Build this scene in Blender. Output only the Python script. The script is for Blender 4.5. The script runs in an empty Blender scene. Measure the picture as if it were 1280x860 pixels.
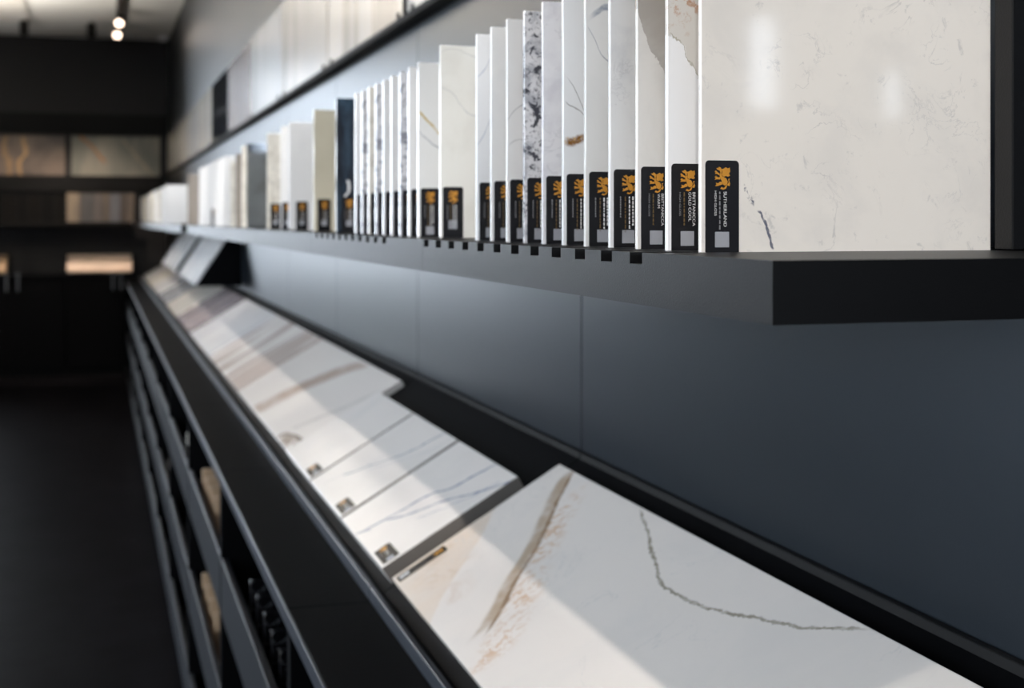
import bpy, bmesh, math, random
from mathutils import Matrix, Vector
random.seed(7)
scene = bpy.context.scene
col = scene.collection

# ------------------------------------------------------------------ camera
CZ = 1.27                                    # eye height; every Z below written "CZ + ..." is relative to it
cam_d = bpy.data.cameras.new('camera'); cam = bpy.data.objects.new('camera', cam_d); col.objects.link(cam)
cam.location = (0, 0, CZ); cam.rotation_euler = (math.pi/2, 0, -math.radians(16.977))
cam_d.sensor_width = 36; cam_d.lens = 47.81; cam_d.shift_y = -155/1280
cam_d.clip_start = .02; cam_d.clip_end = 200
cam_d.dof.use_dof = True; cam_d.dof.focus_distance = .80; cam_d.dof.aperture_fstop = 10.0
scene.camera = cam

# ------------------------------------------------------------------ sky, exposure
world = bpy.data.worlds.new('world'); scene.world = world; world.use_nodes = True
bg = world.node_tree.nodes['Background']
bg.inputs[0].default_value = (.80, .89, 1.0, 1); bg.inputs[1].default_value = 5.5
vs = scene.view_settings
vs.view_transform = 'Standard'; vs.look = 'None'; vs.gamma = 1; vs.exposure = 1.6; vs.use_curve_mapping = False
SPOT_W = 2.4; ACCENT_W = 24.0; ADDED_UPLIGHT_W = 140.0

# ------------------------------------------------------------------ node helpers
class N:
    def __init__(s, name):
        s.m = bpy.data.materials.new(name); s.m.use_nodes = True
        s.t = s.m.node_tree; s.b = s.t.nodes['Principled BSDF']
        s.tc = None
    def n(s, t): return s.t.nodes.new(t)
    def put(s, sock, v):
        if isinstance(v, bpy.types.NodeSocket): s.t.links.new(v, sock)
        elif isinstance(v, (tuple, list)) and len(v) == 3 and sock.type == 'RGBA': sock.default_value = (*v, 1)
        else: sock.default_value = v
    def co(s):
        if not s.tc:
            s.tc = s.n('ShaderNodeTexCoord').outputs['Object']
            sp = s.n('ShaderNodeSeparateXYZ'); s.t.links.new(s.tc, sp.inputs[0]); s.sp = sp
        return s.tc
    def math(s, op, a, b=0.0, c=0.0, clamp=False):
        d = s.n('ShaderNodeMath'); d.operation = op; d.use_clamp = clamp
        s.put(d.inputs[0], a); s.put(d.inputs[1], b)
        if op in ('MULTIPLY_ADD',): s.put(d.inputs[2], c)
        return d.outputs[0]
    def noise(s, scale, detail=3, rough=.55, seed=0., dist=0., stretch=None):
        d = s.n('ShaderNodeTexNoise'); mp = s.n('ShaderNodeMapping')
        s.t.links.new(s.co(), mp.inputs[0]); mp.inputs['Location'].default_value = (seed*1.37, seed*.71, seed*2.11)
        if stretch:
            mp.inputs['Rotation'].default_value = stretch[0]; mp.inputs['Scale'].default_value = stretch[1]
        s.t.links.new(mp.outputs[0], d.inputs['Vector'])
        d.inputs['Scale'].default_value = scale; d.inputs['Detail'].default_value = detail
        d.inputs['Roughness'].default_value = rough; d.inputs['Distortion'].default_value = dist
        return d.outputs['Fac']
    def step(s, v, lo, hi, a=0., b=1.):
        d = s.n('ShaderNodeMapRange'); d.interpolation_type = 'SMOOTHSTEP'
        s.put(d.inputs['Value'], v); s.put(d.inputs['From Min'], lo); s.put(d.inputs['From Max'], hi)
        d.inputs['To Min'].default_value = a; d.inputs['To Max'].default_value = b
        return d.outputs[0]
    def mix(s, f, a, b):
        d = s.n('ShaderNodeMix'); d.data_type = 'RGBA'
        s.put(d.inputs[0], f); s.put(d.inputs[6], a); s.put(d.inputs[7], b)
        return d.outputs[2]
    def curve(s, u, pts):
        """piecewise curve v(u) through pts; returns socket of v"""
        pts = sorted(pts); u0, u1 = pts[0][0], pts[-1][0]
        vv = [p[1] for p in pts]; v0, v1 = min(vv), max(vv)+1e-5
        fc = s.n('ShaderNodeFloatCurve'); c = fc.mapping.curves[0]
        q = [((a-u0)/(u1-u0), (b-v0)/(v1-v0)) for a, b in pts]
        while len(c.points) < len(q): c.points.new(.5, .5)
        for i, (a, b) in enumerate(q): c.points[i].location = (a, b)
        fc.mapping.update()
        un = s.math('DIVIDE', s.math('SUBTRACT', u, u0), u1-u0, clamp=True)
        s.put(fc.inputs['Value'], un)
        return s.math('MULTIPLY_ADD', fc.outputs[0], v1-v0, v0)

def plain(name, colr, rough=.5, metal=0., spec=.5, bump=0., bscale=800., var=0.):
    k = N(name); b = k.b
    b.inputs['Roughness'].default_value = rough; b.inputs['Metallic'].default_value = metal
    b.inputs['Specular IOR Level'].default_value = spec
    if var:
        f = k.noise(6, 4, .6)
        k.put(b.inputs['Base Color'], k.mix(k.step(f, .3, .7), tuple(c*(1-var) for c in colr), tuple(c*(1+var) for c in colr)))
    else: b.inputs['Base Color'].default_value = (*colr, 1)
    if bump:
        d = k.n('ShaderNodeBump'); d.inputs['Strength'].default_value = bump; d.inputs['Distance'].default_value = .0004
        k.put(d.inputs['Height'], k.noise(bscale, 2)); k.put(b.inputs['Normal'], d.outputs[0])
    return k.m

def stone(name, base, ops=(), axes='XZ', rough=.10, spec=.5):
    """polished stone. ops, applied in order:
       ('cloud', colour, scale, lo, hi, amount, seed)          soft mottling
       ('crack', colour, scale, thick, amount, maskscale, masklo, seed)   broken hairlines
       ('vein', colour, pts, width, amount, wobble, wscale, along)  a vein through pts (p,q)
       ('region', colour, pts, wobble, wscale, above, along, soft, amount)   stone above/below a line
       ('fleck', colour, scale, lo, hi, amount, maskpts or None, maskwidth, seed, along)"""
    k = N(name); k.co()
    P = k.sp.outputs[axes[0]]; Q = k.sp.outputs[axes[1]]
    c = base
    for o in ops:
        if o[0] == 'cloud':
            _, colr, sc, lo, hi, am, sd = o
            c = k.mix(k.math('MULTIPLY', k.step(k.noise(sc, 4, .6, sd, .4), lo, hi), am), c, colr)
        elif o[0] == 'streak':
            _, colr, sc, lo, hi, am, sd, rot, scl = o
            c = k.mix(k.math('MULTIPLY', k.step(k.noise(sc, 4, .6, sd, .3, (rot, scl)), lo, hi), am), c, colr)
        elif o[0] == 'crack':
            _, colr, sc, th, am, ms, ml, sd = o
            r = k.math('ABSOLUTE', k.math('SUBTRACT', k.noise(sc, 6, .62, sd, .8), .5))
            m = k.step(r, 0, th, 1, 0)
            m = k.math('MULTIPLY', m, k.step(k.noise(ms, 3, .6, sd+5), ml, ml+.14))
            c = k.mix(k.math('MULTIPLY', m, am), c, colr)
        elif o[0] in ('vein', 'region'):
            al = o[7] if o[0] == 'vein' else o[6]
            u, v = (P, Q) if al == 'p' else (Q, P)
            wob, ws = (o[5], o[6]) if o[0] == 'vein' else (o[3], o[4])
            off = k.math('MULTIPLY', k.math('SUBTRACT', k.noise(ws, 5, .65, 3), .5), wob)
            dv = k.math('SUBTRACT', k.math('ADD', v, off), k.curve(u, o[2]))
            if o[0] == 'vein':
                u0 = min(p[0] if al == 'p' else p[0] for p in o[2]); u1 = max(p[0] for p in o[2]); e = (u1-u0)*.06
                m = k.step(k.math('ABSOLUTE', dv), o[3]*.35, o[3], 1, 0)
                m = k.math('MULTIPLY', m, k.step(u, u0, u0+e)); m = k.math('MULTIPLY', m, k.step(u, u1-e, u1, 1, 0))
                br = k.step(k.noise(ws*1.5, 3, .6, 9), .25, .6, .45, 1)
                m = k.math('MULTIPLY', m, br)
                c = k.mix(k.math('MULTIPLY', m, o[4]), c, o[1])
            else:
                sg = dv if o[5] else k.math('MULTIPLY', dv, -1.0)
                c = k.mix(k.math('MULTIPLY', k.step(sg, 0, o[7]), o[8]), c, o[1])
        elif o[0] == 'fleck':
            _, colr, sc, lo, hi, am, pts, mw, sd, al = o
            m = k.step(k.noise(sc, 5, .65, sd, .5), lo, hi)
            if pts:
                u, v = (P, Q) if al == 'p' else (Q, P)
                dv = k.math('ABSOLUTE', k.math('SUBTRACT', v, k.curve(u, pts)))
                m = k.math('MULTIPLY', m, k.step(dv, mw*.2, mw, 1, 0))
                u0 = min(p[0] for p in pts); u1 = max(p[0] for p in pts); e = (u1-u0)*.12
                m = k.math('MULTIPLY', m, k.step(u, u0, u0+e)); m = k.math('MULTIPLY', m, k.step(u, u1-e, u1, 1, 0))
            c = k.mix(k.math('MULTIPLY', m, am), c, colr)
    k.put(k.b.inputs['Base Color'], c)
    k.b.inputs['Roughness'].default_value = rough; k.b.inputs['Specular IOR Level'].default_value = spec
    return k.m

def S(r, g, b):                                # sRGB 0-255 -> linear
    f = lambda v: (v/255/12.92) if v/255 <= .04045 else ((v/255+.055)/1.055)**2.4
    return (f(r), f(g), f(b))

# ------------------------------------------------------------------ mesh helpers
def link(name, me, mat=None, parent=None, loc=(0, 0, 0), M=None):
    o = bpy.data.objects.new(name, me); col.objects.link(o)
    if mat and me and not me.materials: me.materials.append(mat)
    if parent: o.parent = parent
    if M is not None: o.matrix_local = M
    else: o.location = loc
    return o
def tag(o, label, cat, group=None):
    o['label'] = label; o['category'] = cat
    if group: o['group'] = group
    return o
def struct(o): o['kind'] = 'structure'; return o
def empty(name, loc): return link(name, None, loc=loc)
def box_me(name, x0, x1, y0, y1, z0, z1, bev=0., seg=1):
    bm = bmesh.new(); bmesh.ops.create_cube(bm, size=1)
    for v in bm.verts: v.co = Vector(((x0+x1)/2+v.co.x*(x1-x0), (y0+y1)/2+v.co.y*(y1-y0), (z0+z1)/2+v.co.z*(z1-z0)))
    if bev: bmesh.ops.bevel(bm, geom=bm.edges[:], offset=bev, segments=seg, affect='EDGES', profile=.5)
    me = bpy.data.meshes.new(name); bm.to_mesh(me); bm.free(); return me
def prism_me(name, pts, axis, a0, a1, bev=0.):
    """polygon extruded: axis 'y' -> pts are (x,z); axis 'x' -> pts are (y,z); axis 'z' -> pts are (x,y)"""
    bm = bmesh.new()
    def V(p, a): return {'y': (p[0], a, p[1]), 'x': (a, p[0], p[1]), 'z': (p[0], p[1], a)}[axis]
    A = [bm.verts.new(V(p, a0)) for p in pts]; B = [bm.verts.new(V(p, a1)) for p in pts]
    bm.faces.new(A); bm.faces.new(B[::-1])
    n = len(pts)
    for i in range(n): bm.faces.new((A[i], B[i], B[(i+1) % n], A[(i+1) % n]))
    bmesh.ops.recalc_face_normals(bm, faces=bm.faces[:])
    if bev: bmesh.ops.bevel(bm, geom=bm.edges[:], offset=bev, segments=1, affect='EDGES')
    me = bpy.data.meshes.new(name); bm.to_mesh(me); bm.free(); return me
def lathe_me(name, prof, seg=20):
    """prof (r,z) around Z"""
    bm = bmesh.new(); rings = []
    for r, z in prof:
        rings.append([bm.verts.new((r*math.cos(2*math.pi*i/seg), r*math.sin(2*math.pi*i/seg), z)) for i in range(seg)])
    for a, b in zip(rings, rings[1:]):
        for i in range(seg): bm.faces.new((a[i], a[(i+1) % seg], b[(i+1) % seg], b[i]))
    bm.faces.new(rings[0][::-1]); bm.faces.new(rings[-1])
    bmesh.ops.recalc_face_normals(bm, faces=bm.faces[:])
    me = bpy.data.meshes.new(name); bm.to_mesh(me); bm.free()
    return me
def box(name, mat, x0, x1, y0, y1, z0, z1, parent=None, bev=0., world=True):
    """box in world coords, origin at its base centre (parents are unrotated)"""
    cx, cy = (x0+x1)/2, (y0+y1)/2
    me = box_me(name, x0-cx, x1-cx, y0-cy, y1-cy, 0, z1-z0, bev)
    p = parent.location if parent else Vector((0, 0, 0))
    return link(name, me, mat, parent, (cx-p.x, cy-p.y, z0-p.z))
def copy_tree(o, parent=None):
    c = o.copy(); col.objects.link(c); c.parent = parent
    for ch in list(o.children): copy_tree(ch, c)
    return c

# ------------------------------------------------------------------ materials
m_panel = plain('slate_metal_panel', (.004, .0056, .008), .32, 0, .62, .05, 500)
m_panel.node_tree.nodes['Principled BSDF'].inputs['Specular Tint'].default_value = (.74, .87, 1, 1)
m_upper = plain('slate_painted_wall', (.012, .015, .018), .40, 0, .35)
m_shelf = plain('slate_powder_coat', (.0022, .0024, .003), .40, 0, .30, .35, 900)
m_black = plain('black_satin_laminate', (.0012, .0013, .0018), .58, 0, .06, .1, 900)
m_edge = plain('slate_edge_band', (.016, .020, .028), .35, 0, .8)
m_fascia = plain('slate_rail_laminate', (.0055, .007, .010), .42, 0, .35)
m_matt = plain('matt_black_paint', (.0035, .0035, .0035), .7, 0, .2)
m_endwall = plain('charcoal_wall_paint', (.018, .0172, .0175), .65, 0, .25)
m_ceil = plain('ceiling_paint', (.86, .87, .85), .85)
m_ceil2 = plain('ceiling_panel_white', (.68, .665, .63), .85)
m_floor = plain('dark_polished_concrete', (.0045, .0043, .0052), .45, 0, .006, 0, 0, .35)
m_white = plain('grey_plaster', (.22, .22, .22), .8)
m_dark = plain('dark_interior_wall', (.03, .03, .033), .7)
m_frame = plain('window_frame_black', (.02, .02, .022), .5)
m_label = plain('glossy_black_label', (.009, .009, .011), .24, 0, .35)
m_gold = plain('gold_print', S(190, 132, 40), .4)
m_goldim = plain('dim_gold_print', S(96, 76, 40), .4)
m_print = plain('white_print', S(215, 215, 215), .4)
m_grey = plain('grey_print', S(120, 120, 122), .4)
m_steel = plain('brushed_steel', (.16, .16, .16), .4, 1.)
m_plastic = plain('white_plastic', (.75, .75, .78), .4)
m_sawn_shade = plain('shaded_sawn_edge', (.16, .145, .13), .8)  # matte sawn edge, colour darkened to paint in the shade of that side
m_ground = plain('outdoor_paving', (.45, .44, .42), .9)
k = N('warm_lamp_lens'); k.b.inputs['Base Color'].default_value = (1, .8, .65, 1)
k.b.inputs['Emission Color'].default_value = (1, .74, .56, 1); k.b.inputs['Emission Strength'].default_value = 2.2
m_lens = k.m
k = N('window_glass'); k.t.nodes.remove(k.b)
tr = k.n('ShaderNodeBsdfTransparent'); gl = k.n('ShaderNodeBsdfGlossy'); gl.inputs['Roughness'].default_value = .02
fr = k.n('ShaderNodeFresnel'); mx = k.n('ShaderNodeMixShader')
k.t.links.new(fr.outputs[0], mx.inputs[0]); k.t.links.new(tr.outputs[0], mx.inputs[1]); k.t.links.new(gl.outputs[0], mx.inputs[2])
k.t.links.new(mx.outputs[0], k.t.nodes['Material Output'].inputs[0]); m_glass = k.m

# ------------------------------------------------------------------ room shell
WX = .575; YE = 12.0; ZC = CZ+1.535; YF = -6.0; XL = -4.2; XR = 6.0; YR = .50
struct(box('floor', m_floor, XL-.2, XR+.2, YF-.2, YE+.2, -.1, 0))
struct(box('ceiling', m_ceil, XL-.2, XR+.2, YF-.2, YE+.2, ZC, ZC+.1))
struct(box('trim_1', m_ceil2, XL, -.48, YF, 11.15, ZC-.014, ZC))          # lower white ceiling field
wr = struct(box('wall_right', m_upper, WX+.01, WX+.16, YR, YE+.2, 0, ZC))
PY = [.505]+[.688+.9*i for i in range(13)]
for i in range(len(PY)):
    y0 = PY[i]; y1 = PY[i+1] if i+1 < len(PY) else YE
    box('panel', m_panel, WX, WX+.0105, y0+.0016, y1-.0016, .80, CZ+.367, wr)
struct(box('wall_right_return', m_dark, WX+.16, XR+.2, YR, YR+.15, 0, ZC))
struct(box('wall_far_right', m_dark, XR, XR+.15, YF, YR, 0, ZC))
wn = 0
portals = []
def wall_open(name, mat, axis, at, thick, a0, a1, holes):
    """wall with window holes; axis 'x': wall spans x at y=at; axis 'y': spans y at x=at. holes (a0,a1,z0,z1,mullions)"""
    global wn
    bm = bmesh.new()
    xs = sorted({a0, a1, *[h[0] for h in holes], *[h[1] for h in holes]}); zs = sorted({0, ZC, *[h[2] for h in holes], *[h[3] for h in holes]})
    for i in range(len(xs)-1):
        for j in range(len(zs)-1):
            mx_, mz_ = (xs[i]+xs[i+1])/2, (zs[j]+zs[j+1])/2
            if any(h[0] < mx_ < h[1] and h[2] < mz_ < h[3] for h in holes): continue
            r = bmesh.ops.create_cube(bm, size=1)['verts']
            for v in r:
                a = mx_+v.co.x*(xs[i+1]-xs[i]); z = mz_+v.co.z*(zs[j+1]-zs[j]); d = at+thick/2+v.co.y*thick
                v.co = (a, d, z) if axis == 'x' else (d, a, z)
    bmesh.ops.remove_doubles(bm, verts=bm.verts, dist=1e-5)
    me = bpy.data.meshes.new(name); bm.to_mesh(me); bm.free()
    struct(link(name, me, mat))
    for h0, h1, z0, z1, mul in holes:
        wn += 1
        w = struct(empty('window_%d' % wn, (0, 0, 0)))
        t = .05; d0, d1 = at+thick*.3, at+thick*.7
        def bx(nm, mt, p0, p1, q0, q1, e0=d0, e1=d1):
            if axis == 'x': box(nm, mt, p0, p1, e0, e1, q0, q1, w)
            else: box(nm, mt, e0, e1, p0, p1, q0, q1, w)
        bx('window_frame', m_frame, h0, h1, z0, z0+t); bx('window_frame', m_frame, h0, h1, z1-t, z1)
        bx('window_frame', m_frame, h0, h0+t, z0+t, z1-t); bx('window_frame', m_frame, h1-t, h1, z0+t, z1-t)
        n = mul+1; s = (h1-h0-2*t)/n
        for i in range(n):
            p0, p1 = h0+t+s*i, h0+t+s*(i+1)
            if i: bx('mullion', m_frame, p0-.02, p0+.02, z0+t, z1-t)
            bx('pane', m_glass, p0+(.02 if i else 0), p1-(.02 if i < n-1 else 0), z0+t, z1-t, (d0+d1)/2-.003, (d0+d1)/2+.003)
        portals.append((axis, at+thick*.5, h0, h1, z0, z1))
wall_open('wall_back', m_endwall, 'x', YE, .15, XL-.15, WX+.01, [(-2.45, -1.15, .1, 2.65, 1)])
wall_open('wall_front', m_dark, 'x', YF-.15, .15, XL-.15, XR, [(-3.9, -.4, 1.6, 2.65, 3), (.9, 2.3, 1.42, 1.98, 1), (3.72, 4.02, 1.90, 2.55, 0), (4.66, 4.88, 1.85, 2.25, 0), (5.5, 5.68, 2.15, 2.5, 0)])
wall_open('wall_left', m_white, 'y', XL-.15, .15, YF, YE, [(.3, 2.9, .4, 2.65, 1), (3.4, 5.9, .1, 2.7, 1)])
for axis, at, h0, h1, z0, z1 in portals:
    ld = bpy.data.lights.new('window_portal', 'AREA'); ld.shape = 'RECTANGLE'; ld.size = h1-h0; ld.size_y = z1-z0
    ld.cycles.is_portal = True
    lo = bpy.data.objects.new('window_portal', ld); col.objects.link(lo)
    c, zc = (h0+h1)/2, (z0+z1)/2
    if axis == 'x':
        s = -1 if at > 0 else 1
        lo.location = (c, at+s*.1, zc); lo.rotation_euler = Vector((0, s, 0)).to_track_quat('-Z', 'Z').to_euler()
    else:
        lo.location = (at+.1, c, zc); lo.rotation_euler = Vector((1, 0, 0)).to_track_quat('-Z', 'Z').to_euler()
bm = bmesh.new(); bmesh.ops.create_grid(bm, x_segments=1, y_segments=1, size=60)
me = bpy.data.meshes.new('ground'); bm.to_mesh(me); bm.free()
struct(link('ground', me, m_ground, None, (0, 3, -.12)))

# ------------------------------------------------------------------ track lights over the display
LZ = CZ+1.375
def spot_head(loc, aim, energy, stem_to, label, group, lens=m_lens, power=True, ang=75, tint=(1, .83, .70)):
    e = tag(empty('track_spotlight', loc), label, 'spotlight', group)
    d = (Vector(aim)-Vector(loc)).normalized(); q = d.to_track_quat('-Z', 'Y').to_matrix().to_4x4()
    link('lamp_body', lathe_me('lamp_body', [(.030, .10), (.034, .095), (.034, .0), (.030, -.004), (.028, -.004), (.027, .004)], 20), m_matt, e, M=q)
    link('lens', lathe_me('lens', [(.0265, .0045), (.0265, .0005)], 20), lens, e, M=q)
    top = Vector((0, 0, stem_to-loc[2])); 
    link('stem', box_me('stem', -.008, .008, -.008, .008, .03, top.z), m_matt, e)
    if power:
        ld = bpy.data.lights.new('spot_lamp', 'SPOT'); ld.energy = energy; ld.color = tint
        ld.spot_size = math.radians(ang); ld.spot_blend = .6; ld.shadow_soft_size = .02
        lo = bpy.data.objects.new('spot_lamp', ld); col.objects.link(lo); lo.parent = e
        lo.matrix_local = q @ Matrix.Translation((0, 0, -.01))
    return e
tag(box('lighting_track', m_matt, -.35, -.315, -1.2, 8.6, ZC-.035, ZC-.001), 'black ceiling track carrying the spotlights over the aisle side of the display', 'track')
for i in range(10):
    y = -.7+i*.95
    spot_head((-.33, y, LZ), (.30, y+.15, CZ-.3), SPOT_W, ZC-.0375, 'black cylinder spotlight on the aisle-side ceiling track', 'aisle track spotlights')
for i in range(15):
    y = -.86+i*.633333
    spot_head((-.33, y, LZ), (.42, y+1.15, CZ+.11), ACCENT_W*(1 if i < 4 else 1.28), ZC-.0375, 'black cylinder spotlight on the aisle-side ceiling track', 'aisle track spotlights', ang=25, tint=(1, .94, .88))
tag(box('lighting_track', m_matt, .137, .167, 7.2, 11.2, CZ+1.50, CZ+1.53), 'black ceiling track with two glowing spotlights near the dark end wall', 'track')
spot_head((.154, 10.25, CZ+1.425), (-.1, 8.2, CZ+.2), .3, CZ+1.498, 'glowing warm spotlight on the black track, farther from the end wall', None)
spot_head((.150, 10.92, CZ+1.425), (-.1, 8.8, CZ+.2), .3, CZ+1.498, 'glowing warm spotlight on the black track, closest to the end wall', None)
for x, lb in ((-.53, 'dark spotlight aimed at the end wall above the grey-brown stone slab'), (-.04, 'dark spotlight aimed at the end wall above the gold-streaked green-grey slab')):
    spot_head((x, 11.0, CZ+1.42), (x, 11.72, CZ-.2), 24.0, ZC-.002, lb, None, ang=60)
e = tag(empty('added_uplight', (-1.5, 9.0, 0)), 'added unseen uplighter with white bowl in the open aisle, brightening the ceiling', 'added lamp')  # unseen uplighter, added only to brighten the ceiling
link('base', lathe_me('base', [(.14, 0), (.14, .012), (.02, .03)], 24), m_matt, e)
link('pole', lathe_me('pole', [(.012, .025), (.012, 1.72)], 12), m_matt, e)
link('bowl', lathe_me('bowl', [(.03, 1.70), (.10, 1.73), (.15, 1.80), (.155, 1.83), (.148, 1.83), (.09, 1.75)], 24), m_plastic, e)
ld = bpy.data.lights.new('added_uplight_lamp', 'SPOT'); ld.energy = ADDED_UPLIGHT_W; ld.color = (1, .90, .78); ld.spot_size = math.radians(160); ld.spot_blend = .7; ld.shadow_soft_size = .1
lo = bpy.data.objects.new('added_uplight_lamp', ld); col.objects.link(lo); lo.parent = e; lo.location = (0, 0, 1.84)
lo.rotation_euler = (math.pi, 0, 0)
dm = lathe_me('smoke_detector', [(.045, 0), (.05, -.008), (.045, -.022), (.03, -.036), (.012, -.042)], 20)
tag(link('smoke_detector', dm, m_plastic, None, (.53, 11.72, ZC)), 'small white dome detector on the ceiling in the far corner', 'detector')

# ------------------------------------------------------------------ labels (stickers)
def rounded(w, h, r, n=4):
    pts = []
    for cx, cy, a0 in ((w-r, h-r, 0), (r, h-r, 90), (0, 0, None), (w, 0, None)):
        if a0 is None: pts.append((cx, cy)); continue
        for i in range(n+1):
            a = math.radians(a0+90*i/n); pts.append((cx+r*math.cos(a), cy+r*math.sin(a)))
    return pts
def emblem_me():
    """small rampant winged beast, unit box, y up"""
    polys = [
        [(.48,.62),(.50,.80),(.44,.90),(.58,.92),(.72,.99),(.84,.93),(.96,.98),(1.0,.80),(.92,.70),(1.0,.62),(.86,.56),(.72,.60),(.60,.56)],     # wing
        [(.40,.96),(.30,1.0),(.20,.94),(.10,.95),(.20,.86),(.32,.84),(.36,.745),(.465,.73),(.46,.88)],                                           # head
        [(.36,.735),(.47,.71),(.47,.60),(.60,.54),(.74,.50),(.84,.36),(.80,.22),(.66,.16),(.52,.22),(.46,.36),(.38,.50),(.32,.62)],              # body
        [(.33,.70),(.20,.76),(.08,.84),(.0,.78),(.08,.74),(.02,.68),(.16,.68),(.30,.62)],                                                        # fore claw
        [(.36,.54),(.22,.54),(.10,.60),(.0,.54),(.08,.49),(.0,.42),(.16,.44),(.38,.44)],                                                         # middle claw
        [(.46,.34),(.34,.34),(.22,.26),(.08,.30),(.12,.20),(.02,.14),(.18,.14),(.34,.18),(.50,.22)],                                             # hind claw
        [(.70,.145),(.60,.06),(.44,.10),(.36,.02),(.56,-.02),(.74,.04),(.82,.18),(.94,.14),(1.0,.26),(.92,.40),(.98,.48),(.86,.46),(.90,.32),(.82,.22)],  # tail
    ]
    bm = bmesh.new()
    for p in polys:
        f = bm.faces.new([bm.verts.new((x-.5, y-.5, 0)) for x, y in p]); 
        if f.normal.z < 0: f.normal_flip()
    bmesh.ops.recalc_face_normals(bm, faces=bm.faces[:])
    for f in bm.faces:
        f.normal_update()
        if f.normal.z < 0: f.normal_flip()
    bmesh.ops.triangulate(bm, faces=bm.faces[:])
    me = bpy.data.meshes.new('emblem'); bm.to_mesh(me); bm.free(); me.materials.append(m_gold); return me
EMB = emblem_me()
TXT = {}
def text_me(s):
    if s in TXT: return TXT[s]
    cu = bpy.data.curves.new('lettering', 'FONT'); cu.body = s; cu.size = 1
    o = bpy.data.objects.new('lettering', cu); col.objects.link(o)
    dg = bpy.context.evaluated_depsgraph_get(); me = bpy.data.meshes.new_from_object(o.evaluated_get(dg))
    bpy.data.objects.remove(o)
    xs = [v.co.x for v in me.vertices]; ys = [v.co.y for v in me.vertices]
    w = max(xs)-min(xs); h = max(ys)-min(ys); x0 = min(xs); y0 = min(ys)
    for v in me.vertices: v.co = ((v.co.x-x0)/w, (v.co.y-y0)/h, 0)
    me.materials.clear()
    TXT[s] = me; return me
def strip_me(runs):
    """illegible print: short dashes, unit length, unit height"""
    bm = bmesh.new(); x = 0
    rr = random.Random(runs)
    while x < .97:
        w = min(rr.uniform(.05, .13), 1-x)
        bm.faces.new([bm.verts.new(p) for p in ((x, .1, 0), (x+w, 0, 0), (x+w, 1, 0), (x, .9, 0))]); x += w+.03
    me = bpy.data.meshes.new('print_line'); bm.to_mesh(me); bm.free(); return me
STRIPS = [strip_me(i) for i in range(4)]
def with_mat(me, mat):
    key = (me.name, mat.name)
    if key not in TXT:
        c = me.copy(); c.materials.clear(); c.materials.append(mat); TXT[key] = c
    return TXT[key]
LAB = {}
def make_label(parent, M, w, h, lines=None, flat=False):
    """sticker: x across, y up, faces +z. lines: (text or int, x of baseline, y_start from top, length, cap height, material)"""
    key = (round(w, 4), round(h, 4))
    if key not in LAB: LAB[key] = prism_me('label', rounded(w, h, min(w, h)*.11), 'z', 0, .0004)
    L = link('label', LAB[key], m_label, parent, M=M)
    ew = w*.47
    e = link('emblem', EMB, None, L, M=Matrix.Translation((w*.50, h-w*.48, .00052)) @ Matrix.Diagonal((ew, ew*1.30, 1, 1)))
    R = Matrix.Rotation(-math.pi/2, 4, 'Z')
    for t, x, ys, ln, cap, mt in (lines or []):
        me = text_me(t) if isinstance(t, str) else STRIPS[t]
        link('lettering' if isinstance(t, str) else 'print_line', with_mat(me, mt), None, L,
             M=Matrix.Translation((x, h-ys, .00052)) @ R @ Matrix.Diagonal((ln, cap, 1, 1)))
    q = w*.42
    link('print_patch', patch_me(q), m_grey2, L, M=Matrix.Translation((w*.28, h*.03 if flat else .0088, .00052)))
    return L
PATCH = {}
m_grey2 = plain('pale_print', S(150, 153, 160), .45)
def patch_me(q):
    q = round(q, 5)
    if q not in PATCH:
        bm = bmesh.new(); bm.faces.new([bm.verts.new(p) for p in ((0, 0, 0), (q, 0, 0), (q, q, 0), (0, q, 0))])
        me = bpy.data.meshes.new('print_patch'); bm.to_mesh(me); bm.free(); PATCH[q] = me
    return PATCH[q]
STAND = Matrix.Rotation(math.pi/2, 4, 'X')            # label x->X, y->Z, faces -Y

# ------------------------------------------------------------------ long wall shelf
SX0 = .285; ST = CZ-.0179; SB = CZ-.0465; SD = .0064; XS = .3205
def shelf_segment(y0, y1, slots, label, group=None):
    pts = [(y0, SB), (y0, ST)]
    for s in sorted(slots): pts += [(s-.0090, ST), (s-.0090, ST-SD), (s+.0090, ST-SD), (s+.0090, ST)]
    pts += [(y1, ST), (y1, SB)]
    P = [(a-y0, b-SB) for a, b in pts]
    me = prism_me('wall_shelf', P, 'x', 0, WX-SX0)
    o = link('wall_shelf', me, m_shelf, None, (SX0, y0, SB))
    return tag(o, label, 'shelf', group)
SL1 = [.699+.0455*i for i in range(12)]
SL2 = [1.388+.0451*i for i in range(11)]
shelf_segment(.54, 1.2137, SL1, 'slate metal wall shelf segment with open end and twelve slots')
shelf_segment(1.2145, 1.8915, SL2, 'slate metal wall shelf segment with slots holding the row of narrow-spaced samples')
for i in range(4):
    y0 = 1.8925+i*.68
    lb = ['unslotted slate shelf segment under the beige and plain white samples', 'unslotted slate shelf segment under the marbled cream samples',
          'unslotted slate shelf segment under the mirror-polished grey sample', 'unslotted slate shelf segment at the end of the shelf run'][i]
    shelf_segment(y0, y0+.679, [], lb)
for i in range(7):
    y0 = 4.95+i*.98
    shelf_segment(y0, y0+.979, [], 'slate wall shelf segment of the far run towards the end wall', 'far shelf segments')
tag(box('shelf_divider', m_shelf, .509, WX-.0005, .671, .688, ST+.0002, CZ+.367, None, .0008), 'upright slate metal fin standing on the open end of the shelf', 'divider')

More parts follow.
